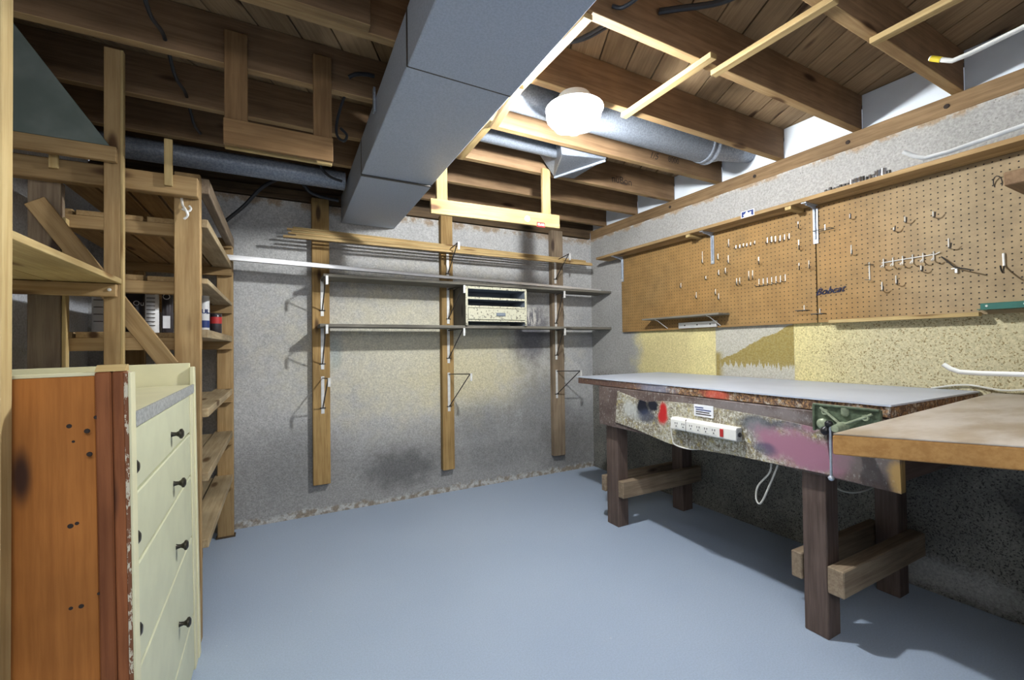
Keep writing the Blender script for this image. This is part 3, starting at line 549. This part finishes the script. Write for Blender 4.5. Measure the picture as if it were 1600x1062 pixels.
a = on('X', XP-.006, 1559, 285); tag(part('wire_ring', MB().tube([(XP-.006-.012*math.sin(q*math.pi/6), a[1]+.013*math.cos(q*math.pi/6), a[2]+.026*math.sin(q*math.pi/6)) for q in range(13)], .002, 6), M_wire, None, 0, True), 'wire ring hanging at the upper right of the pegboard', 'ring')
# script emblem
text('script_emblem', 'Bobcat', .052, .002, face((XP-.004, 1.315, 1.488), (0, -1, .06), (0, .06, 1)), M_navy, None, .55, .0002)
tag(bpy.data.objects['script_emblem'], 'dark blue script name badge across the pegboard seam', 'emblem')
# small wire-braced shelf and the steel bar under it
s = thing('small_shelf', 'small narrow wooden shelf on bent wires at the bottom of the left pegboard', 'shelf', (2.66, 2.28, 1.40))
part('board', bx(2.60, XP-.001, 1.93, 2.63, 1.396, 1.408), 'grey', s, .001)
for y in (2.03, 2.50): part('wire_brace', MB().tube([(2.61, y, 1.394), (2.63, y-.01, 1.385), (XP-.003, y-.03, 1.325)], .003, 6), M_strap, s, 0, True)
tag(part('magnet_bar', bx(XP-.02, XP-.001, 2.022, 2.35, 1.318, 1.362), M_alu, None, .002), 'pale metal bar with screw holes under the small wire-braced shelf', 'bar')
mgo = bpy.data.objects['magnet_bar']
for y in (2.29, 2.18, 2.07): part('screw', MB().lathe((XP-.02, y, 1.34), (-1, 0, 0), [(.006, 0), (.005, .002)], 10), M_wire, mgo)
tag(part('wood_ledge', bx(2.685, 2.72, .717, 1.307, 1.305, 1.323), 'strip', None, .0015), 'narrow pale wooden ledge along the bottom of the right pegboard', 'ledge')
s = tag(part('tool_rack', bx(2.693, 2.719, .10, .715, 1.331, 1.360), M_teal, None, .002), 'dark green metal tool rack at the lower right of the pegboard', 'rack')
for y in (.695, .585, .47): part('screw', MB().lathe((2.693, y, 1.348), (-1, 0, 0), [(.005, 0), (.004, .002)], 10), M_chrome, s)
part('slotted_flange', MB().box(2.655, 2.693, .10, .715, 1.331, 1.334), M_teal, s)
zc = 1.70; q_ = on('Z', zc, 1568, 291)
s = thing('upper_shelf', 'dark brown wooden shelf corner at the right edge in front of the pegboard', 'shelf', (q_[0]+.3, .1, zc))
wbox('board', (q_[0], XR-.08, -.038, q_[1], zc, zc+.045), 'joist', s, .003)
# ------------------------------------------------------------ workbench
wbn = thing('workbench', 'heavy brown paint-spattered workbench with a pale grey top along the right wall', 'workbench', (2.33, 1.66, 0))
tp = part('benchtop', bx(1.918, 2.745, .742, 2.583, .925, .967), M_edge, wbn, .003, origin=(0, 0, 0))
mb = MB(); pts = [(1.913, .737), (2.745, .737), (2.745, 2.588), (1.912, 2.588)]
edge = [(1.913+R.uniform(-.004, .003), 2.588-q*(2.588-.737)/40) for q in range(1, 40)]
part('top_sheet', MB().prism(pts+edge, 'z', .9675, .974), M_bench, wbn, label='pale blue grey painted top')
part('front_apron', bx(1.912, 1.944, .712, 2.343, .667, .922), M_apron, wbn, .003, origin=(0, 0, 0)); part('side_apron', bx(1.95, 2.65, .72, .755, .70, .922), 'brown', wbn, .003); part('side_apron', bx(1.95, 2.65, 2.30, 2.335, .70, .922), 'brown', wbn, .003)
part('back_apron', bx(2.66, 2.70, .72, 2.33, .70, .922), 'brown', wbn, .003)
part('painted_panel', MB().prism([(2.15, .905), (1.99, .872), (1.906, .862), (1.78, .880), (1.60, .885), (1.45, .882), (1.178, .872), (.945, .852), (.93, .679), (1.35, .668), (1.64, .648), (1.743, .65), (1.95, .682), (2.172, .704)], 'x', 1.905, 1.9118), M_sheet, wbn, origin=(0, 0, 0), label='cream hardboard panel with black, red and pink paint spots')
part('painted_panel', MB().prism([(.93, .83), (.715, .80), (.712, .668), (.93, .674)], 'x', 1.908, 1.9118), M_apron, wbn, origin=(0, 0, 0))
for nm, a in (('leg', (1.945, 2.035, .97, 1.062)), ('leg', (1.96, 2.05, 2.222, 2.33)), ('leg', (2.55, 2.64, .965, 1.058)), ('leg', (2.55, 2.65, 2.205, 2.30))): part(nm, bx(*a, 0, .925), 'brown', wbn, .003)
for a in ((1.93, 2.655, .905, .965, .198, .305), (1.94, 2.62, 1.066, 1.11, .20, .31), (1.955, 2.70, 2.165, 2.215, .203, .31), (1.95, 2.66, 2.335, 2.375, .205, .31)): part('stretcher', bx(*a), 'old', wbn, .004)
pl = part('name_plate', bx(1.899, 1.9048, 1.449, 1.563, .828, .888), M_paper, wbn, .001, label='small worn white instruction label')
for q, (yy, ww) in enumerate(((1.53, .05), (1.505, .09), (1.51, .08), (1.505, .09))): part('printed_line', bx(1.8982, 1.899, yy-ww/2, yy+ww/2, .871-q*.011, .876-q*.011), M_blue if q < 2 else M_ink, pl)
# power strip
ps = thing('power_strip', 'white six-outlet power strip screwed to the workbench front', 'power strip', (1.88, 1.5, .77))
part('housing', MB().prism([(1.904, .742), (1.872, .742), (1.862, .748), (1.862, .798), (1.872, .808), (1.904, .808)], 'y', 1.302, 1.685), M_white, ps, .002)
for q in range(6):
    y = 1.645-q*.0445-(.004 if q > 1 else 0)
    f_ = part('outlet', bx(1.8600, 1.8625, y-.014, y+.014, .757, .789), M_white, ps, .0015)
    part('slots', MB().box(1.8592, 1.8602, y-.008, y-.005, .775, .785).box(1.8592, 1.8602, y+.005, y+.008, .775, .785).lathe((1.8602, y, .765), (-1, 0, 0), [(.0035, 0), (.0035, .001)], 8), M_black, f_)
part('seam', bx(1.8612, 1.8718, 1.5835, 1.5855, .744, .806), M_ink, ps)
sw = part('switch', bx(1.857, 1.8625, 1.366, 1.384, .755, .792), M_red, ps, .0015, label='dark red rocker switch'); part('end_cap', bx(1.864, 1.903, 1.2985, 1.302, .744, .806), M_lam, ps, .002)
part('reset_button', MB().lathe((1.883, 1.2985, .775), (0, -1, 0), [(.011, 0), (.011, .004), (.007, .007)], 12), M_black, ps)
cable([(1.885, 1.690, .77), (1.882, 1.70, .74), (1.885, 1.695, .69), (1.89, 1.68, .655), (1.91, 1.60, .645), (1.93, 1.52, .66)], .0035, 'thin white wire curling off the left end of the power strip', M_cord)
cable([Vector((1.96, on('X', 1.96, q, 720)[1], on('X', 1.96, q, z_)[2])) for q, z_ in ((1205, 722), (1202, 738), (1184, 758), (1180, 776), (1184, 786), (1191, 780), (1205, 750), (1217, 722))], .004, 'white power cord looping down below the workbench front', M_cord)
cable([(2.10, 1.10, .70), (2.12, 1.06, .60), (2.2, 1.02, .54), (2.35, 1.0, .53), (2.6, 1.0, .56), (2.73, .9, .66)], .004, 'cream cable sagging behind the front right workbench leg', M_cord)
cable([(2.74, .90, .975), (2.735, .78, 1.0), (2.73, .66, .985), (2.735, .55, 1.0), (2.74, .5, .98)], .004, 'thin white wire arching against the wall behind the counter', M_cord)
# vise
vs = thing('bench_vise', 'green cast iron vise at the right front of the workbench', 'vise', (1.86, .87, .85))
part('jaw_plate', bx(1.872, 1.889, .752, .970, .856, .957), M_vise, vs, .003); part('jaw_rim', MB().box(1.862, 1.875, .752, .970, .951, .960).box(1.862, 1.875, .963, .972, .852, .958), M_vise, vs, .002)
part('fixed_jaw', bx(1.889, 1.9045, .77, .96, .86, .957), 'old', vs, .002)
part('rib', MB().tube([(1.868, .945, .945), (1.866, .925, .93), (1.858, .868, .888)], .005, 8).tube([(1.868, .775, .94), (1.866, .80, .925), (1.858, .868, .888)], .005, 8), M_vrib, vs, 0, True)
for y, z in ((.928, .93), (.795, .925)): part('eyelet', MB().lathe((1.874, y, z), (-1, 0, 0), [(.006, 0), (.011, 0), (.011, .012), (.006, .012), (.005, .003)], 14), M_vrib, vs, 0, True)
part('guide_boss', MB().lathe((1.874, .938, .882), (-1, 0, 0), [(.021, 0), (.021, .008), (.015, .014), (.006, .015)], 18), M_vrib, vs, 0, True); part('clamp_lug', MB().lathe((1.874, .862, .945), (0, 0, -1), [(.014, -.008), (.014, .016), (.008, .024)], 14), M_vrib, vs, 0, True)
part('screw_hub', MB().lathe((1.90, .868, .880), (-1, 0, 0), [(.02, 0), (.02, .045), (.016, .06), (.013, .09)], 18), M_vrib, vs, 0, True)
hd = part('handle', MB().tube([(1.822, .889, .70), (1.822, .889, .885)], .0045, 8), M_zinc, vs, 0, True); part('handle_knob', MB().lathe((1.822, .889, .697), (0, 0, -1), [(.004, -.004), (.009, .0), (.011, .006), (.008, .013), (.002, .016)], 12), M_zinc, hd, 0, True)
part('grip_ball', MB().lathe((1.826, .895, .892), (0, .6, -.4), [(.004, -.014), (.012, -.008), (.0145, 0), (.012, .008), (.004, .014)], 14), M_black, hd, 0, True); part('grip_ball', MB().lathe((1.82, .906, .865), (0, .3, -.9), [(.005, -.018), (.013, -.009), (.016, 0), (.012, .01), (.004, .016)], 14), M_black, hd, 0, True)
# ------------------------------------------------------------ counter in the right foreground
ct = thing('counter', 'scuffed thick wooden counter jutting in at the lower right', 'counter', (2.0, .3, 0))
cp = [(1.228, .595), (1.62, .012), (1.66, -.03), (2.745, -.03), (2.745, .70)]
part('slab', MB().prism(cp, 'z', .917, .966), 'honey', ct, .003, label='honey coloured slab edge'); part('worn_top', MB().prism([(1.23, .594), (1.622, .014), (1.661, -.028), (2.744, -.028), (2.744, .698)], 'z', .9665, .9705), M_ctop, ct, .001, label='scuffed greyish top surface')
for a in ((1.72, 1.79, .0, .07), (2.64, 2.71, .02, .09)): part('leg', bx(*a, 0, .917), 'post', ct, .003)
part('wall_cleat', bx(2.705, 2.748, .10, .66, .86, .917), 'post', ct, .003)
# white storage hooks projecting from the partition beside the camera
for i, (pts, lb) in enumerate(((((1453, 91), (1468, 93), (1488, 95), (1515, 84), (1600, 42)), 'uppermost white coated hook rod with a yellow tip at the right edge'), (((1412, 237), (1425, 243), (1445, 247), (1480, 238), (1600, 196)), 'middle blurred grey hook rod crossing in front of the pegboard shelf'), (((1474, 569), (1485, 576), (1500, 581), (1530, 583), (1600, 585)), 'lowest white hook rod above the counter'))):
    P = []; X0 = 1.5
    for q, (a, b) in enumerate(pts): P.append(on('X', X0, a, b))
    P.append(Vector((X0, -.04, P[-1].z+(P[-1].z-P[-2].z)*(P[-1].y+.04)/max(P[-2].y-P[-1].y, .01)*.3)))
    s = tag(part('storage_hook', MB().tube(P, .0058, 10), M_white if i != 1 else M_strap, None, 0, True), lb, 'hook', 'white storage hooks at the right edge')
    if i == 0:
        d = (P[1]-P[0]).normalized(); t_ = plain('yellow_plastic', (.62, .48, .03), .4)
        part('tip', MB().tube([P[0]+d*.003, P[1]+d*.004], .0068, 10), t_, s, 0, True, 'yellow plastic band')
# ------------------------------------------------------------ tall shelving unit on the left
su = thing('shelving_unit', 'tall homemade slatted shelving unit of rough lumber in the left corner', 'shelving', (-.53, 2.8, 0))
xo, xi, y0_, y1_ = -.80, -.283, 2.20, 3.335
wbox('post', (-.376, -.288, 2.20, 2.24, 0, 1.93), 'post', su, .003); wbox('post', (-.80, -.712, 2.20, 2.24, 0, 1.83), 'old', su, .003); wbox('post', (-.352, -.264, 3.335, 3.375, 0, 1.92), 'post', su, .003); wbox('post', (-.80, -.712, 3.335, 3.375, 0, 1.92), 'post', su, .003)
wbox('post_cleat', (-.711, -.70, 2.205, 2.24, 0, 1.70), 'strip', su)
wbox('foot_block', (-.36, -.255, 3.33, 3.38, 0, .012), 'dark', su)
wbox('top_rail', (-.84, -.29, 2.155, 2.198, 1.822, 1.90), 'post', su, .003)
wbox('side_rail', (-.30, -.262, 2.245, 3.40, 1.865, 1.93), 'old', su, .003)
LV = [(1.90, 4), (1.722, 4), (1.482, 4), (1.252, 4), (.915, 4), (.645, 4), (.365, 4)]
for li, (z, n_) in enumerate(LV):
    bz = .05
    if li: wbox('crosspiece', (-.79, -.292, 2.242, 2.28, z-bz, z), 'post', su)
    wbox('crosspiece', (-.79, -.268, 3.293, 3.333, z-bz, z), 'post', su)
    hgt = .035 if li in (1, 3, 4, 5, 6) else .022
    for k in range(5):
        xx = -.79+k*.106; wd = .094
        y_a = 2.25 if k == 4 else 2.242+R.uniform(0, .012); xr = -.268 if k == 4 else xx+wd
        if k == 4 and li == 0: continue
        wbox('slat', (xx, xr, y_a if k != 4 or li else 2.25, 3.40 if k == 4 else 3.36, z, z+(hgt if k == 4 else .022+R.uniform(-.002, .002))), 'slat' if li > 3 or k == 4 else 'post', su)
slant('brace', (-.775, 2.186, 1.745), (-.385, 2.186, 1.135), .018, .062, 'post', su, up=(0, 0, 1)).rotation_mode = 'XYZ'
for (px0, px1, za, zb_, xx, lb) in ((256, 269, 1.85, 2.035, 0, 'narrow pale stick nailed upright to the top rail of the left shelving unit'), (75, 90, 1.86, 1.92, 0, 'very short wood offcut fixed to the left end of the shelving top rail')):
    a = on('Y', 2.14, px0, 240); b = on('Y', 2.14, px1, 240); tag(wbox('wood_stick', (a[0], b[0], 2.142, 2.154, za, zb_), 'strip', None, .001), lb, 'stick')
s = tag(part('wire_hook', MB().tube([(-.352, 2.197, 1.835), (-.349, 2.19, 1.815), (-.343, 2.18, 1.805), (-.338, 2.182, 1.79), (-.346, 2.185, 1.78)], .003, 6, 3).tube([(-.350, 2.185, 1.805), (-.336, 2.18, 1.80), (-.331, 2.182, 1.808), (-.335, 2.184, 1.815)], .0025, 6, 3), M_chrome, None, 0, True), 'twisted wire hook on the shelving unit front post', 'hook')
s.scale = (1.6, 1, 1.6); s.location.z -= .03; s.location.x += .008
# containers on the fourth shelf (its slats' top is at 1.275)
ZT = 1.278
def can(x, y, r_, h, body, label, top=None, band=None, neck=True):
    ZT = 1.2878 if x > -.37 else 1.278
    t_ = thing('container', label, 'container', (x, y, ZT)); 
    part('body', MB().lathe((x, y, ZT), 'z', [(r_*.96, 0), (r_, .004), (r_, h-.006), (r_*.94, h)], 20), body, t_, 0, True)
    if band: part('printed_band', MB().lathe((x, y, ZT+h*band[0]), 'z', [(r_+.0006, 0), (r_+.0006, h*band[1])], 20), band[2], t_, 0, True)
    if top: part('cap', MB().lathe((x, y, ZT+h), 'z', [(r_*.8, 0), (r_*.8, .02), (r_*.5, .03)] if neck else [(r_, 0), (r_, .008)], 16), top, t_, 0, True)
    return t_
M_wbot = plain('white_bottle', (.62, .62, .62), .4); M_dk = plain('dark_container', (.035, .03, .035), .3, 0, .2)
t_ = can(-.49, 2.42, .024, .19, M_wbot, 'white printed bottle behind the diagonal brace')
for q in range(9): part('printed_line', bx(-.505, -.475, 2.3945, 2.396, ZT+.165-q*.017, ZT+.168-q*.017), M_ink, t_)
t_ = can(-.44, 2.44, .02, .185, M_dk, 'black bottle with a round white logo beside the right shelving post', M_wbot)
part('round_logo', MB().lathe((-.44, 2.4195, ZT+.16), (0, -1, 0), [(.013, 0), (.013, .0012)], 18), M_paper, t_); part('round_logo', MB().lathe((-.44, 2.418, ZT+.16), (0, -1, 0), [(.010, 0), (.010, .001)], 18), M_black, t_); part('label_patch', bx(-.453, -.427, 2.4185, 2.4198, ZT+.02, ZT+.075), M_paper, t_)
t_ = can(-.56, 2.50, .04, .20, M_dk, 'dark jug with white lettering behind the near frame post'); text('lettering', 'Ou', .03, .0003, face((-.545, 2.459, ZT+.13), (1, 0, 0), (0, 0, 1)), M_paper, t_)
t_ = can(-.665, 2.44, .028, .19, M_wbot, 'white printed tube left of the near frame post')
for q in range(5): part('printed_line', bx(-.68, -.65, 2.411, 2.4125, ZT+.165-q*.03, ZT+.168-q*.03), M_ink, t_)
t_ = can(-.345, 2.75, .024, .185, M_wbot, 'white and blue can at the right end of the shelf', M_alu, (.15, .2, M_blue), False); text('lettering', 'UL', .03, .0003, face((-.335, 2.7262, ZT+.12), (1, 0, 0), (0, 0, 1)), M_blue, t_, 0, .001)
t_ = can(-.312, 2.92, .028, .105, M_dk, 'small black and red can at the right end of the shelf', M_dk, (.55, .35, M_red), False)
# ------------------------------------------------------------ nearer shelf frame on the left
fr = thing('storage_rack', 'tall light wooden shelf frame rising behind the chest at the left edge', 'shelving', (-.75, 1.7, 0))
wbox('post', (-.572, -.524, 2.125, 2.150, 0, ZJ), 'post', fr, .002); wbox('post', (-.524, -.516, 2.125, 2.150, 0, ZJ), 'strip', fr, .001)
wbox('post', (-.50, -.452, 1.15, 1.19, 0, ZJ), 'strip', fr, .002); wbox('post', (-.99, -.95, 2.125, 2.15, 0, ZJ), 'post', fr, .002)
wbox('shelf_board', (-.705, -.519, 1.20, 2.122, 1.450, 1.470), 'strip', fr, .0015); wbox('shelf_board', (-.985, -.709, 1.20, 2.122, 1.450, 1.470), 'strip', fr, .0015)
wbox('crossbar', (-.985, -.53, 2.098, 2.122, 1.400, 1.448), 'post', fr, .002); wbox('crossbar', (-.985, -.53, 2.098, 2.122, 1.90, 1.955), 'post', fr, .002)
part('bolt', MB().lathe((-.548, 2.098, 1.425), (0, -1, 0), [(.006, 0), (.006, .003), (.003, .004)], 10), M_chrome, fr)
a_, b_, c_ = on('Y', 2.10, 10, 22), on('Y', 2.10, 176, 234), on('Y', 2.10, -30, 205)
tag(part('grey_sheet', MB().prism([(a_[0]-.10, a_[2]+.10), (a_[0], a_[2]), (b_[0], b_[2]), (b_[0]-.01, 1.957), (-.97, 1.957), (-.97, a_[2]+.0)][1:], 'y', 2.104, 2.118), M_sheetg, None, .001), 'grey green sheet with a diagonal edge standing on the upper crossbar at top left', 'sheet')
# ------------------------------------------------------------ chest with drawers (built square, then turned)
cx, cy = -.262, 1.2
ch = thing('chest_of_drawers', 'cream painted chest of drawers with a raw orange wooden side at the lower left', 'chest', (cx, cy, 0))
X1 = cx; X0 = cx-.52; Y0 = cy; Y1 = cy+.93
part('near_side_panel', bx(X0, X1-.058, Y0+.008, Y0+.026, 0, 1.150), 'orange', ch, .002, label='raw orange stained wooden side')
part('side_stile', bx(X1-.056, X1-.030, Y0-.006, Y0+.026, 0, 1.158), 'red', ch, .003); part('side_stile', bx(X1-.029, X1-.008, Y0-.006, Y0+.026, 0, 1.158), 'red', ch, .003)
part('stile_cap', MB().prism([(Y0-.006, 1.1585), (Y0+.026, 1.1585), (Y0+.026, 1.172), (Y0+.012, 1.172)], 'x', X1-.056, X1-.008), 'strip', ch, label='pale chamfered top of the stiles')
part('paint_edge', bx(X1-.010, X1-.003, Y0-.0075, Y0+.026, 0, 1.156), M_chip, ch, .001, label='flaking paint edge')
part('near_cream_stile', bx(X1-.003, X1+.002, Y0-.007, Y0+.028, 0, 1.155), M_cream, ch, .001)
part('near_top_edge', bx(X0, X1-.058, Y0+.010, Y0+.028, 1.1505, 1.158), M_cream, ch, .001)
part('far_side_panel', bx(X0-.12, X1-.012, Y1-.02, Y1, 0, 1.150), M_cream, ch, .002); part('far_stile', bx(X1-.012, X1+.004, Y1-.035, Y1+.004, 0, 1.135), M_cream, ch, .003)
part('far_stile', bx(X1-.010, X1-.001, Y1-.10, Y1-.037, 0, 1.03), M_cream, ch, .002)
part('back_panel', bx(X0, X0+.015, Y0+.028, Y1-.02, 0, 1.06), M_cream, ch)
part('counter', bx(X0+.016, X1-.004, Y0+.029, Y1-.037, 1.034, 1.066), M_cream, ch, .002); part('counter_edging', bx(X1-.004, X1+.003, Y0+.029, Y1-.037, 1.034, 1.067), M_lam, ch, .001, label='grey speckled edging')
part('carcass', bx(X0+.016, X1-.02, Y0+.029, Y1-.021, .02, 1.03), M_cream, ch)
DZ = [(.893, 1.030), (.735, .885), (.507, .727), (.215, .499), (.02, .207)]
for i, (za, zb_) in enumerate(DZ):
    d_ = part('drawer', bx(X1-.02, X1-.004, Y0+.029, Y1-.104, za, zb_), M_drawer, ch, .003); zk = (.945, .79, .588, .335, .11)[i]
    if i < 4:
        part('knob_plate', MB().lathe((X1-.004, Y0+.042, zk), 'x', [(.015, 0), (.015, .003), (.009, .007)], 16), M_knob, d_, 0, True)
        for yy in (1.66+.022*i,): part('knob', MB().lathe((X1-.004, yy, zk), 'x', [(.009, 0), (.007, .003), (.0055, .012), (.009, .018), (.015, .022), (.015, .027), (.008, .031)], 14), M_knob, d_, 0, True)
for (px, py, r_) in ((125, 663, .005), (166, 650, .004), (152, 671, .005), (131, 687, .003), (155, 707, .005), (124, 818, .0055), (134, 814, .004), (172, 887, .004), (165, 924, .003), (122, 946, .004), (138, 943, .005)):
    p = on('Y', Y0+(.007 if px < 148 else -.006), px, py); part('nail_hole', MB().lathe((p[0], p[1]+.0015, p[2]), (0, -1, 0), [(r_, 0), (r_*.8, .001)], 10), M_ink, ch)
ch.rotation_euler = (0, -.0150, .0230)
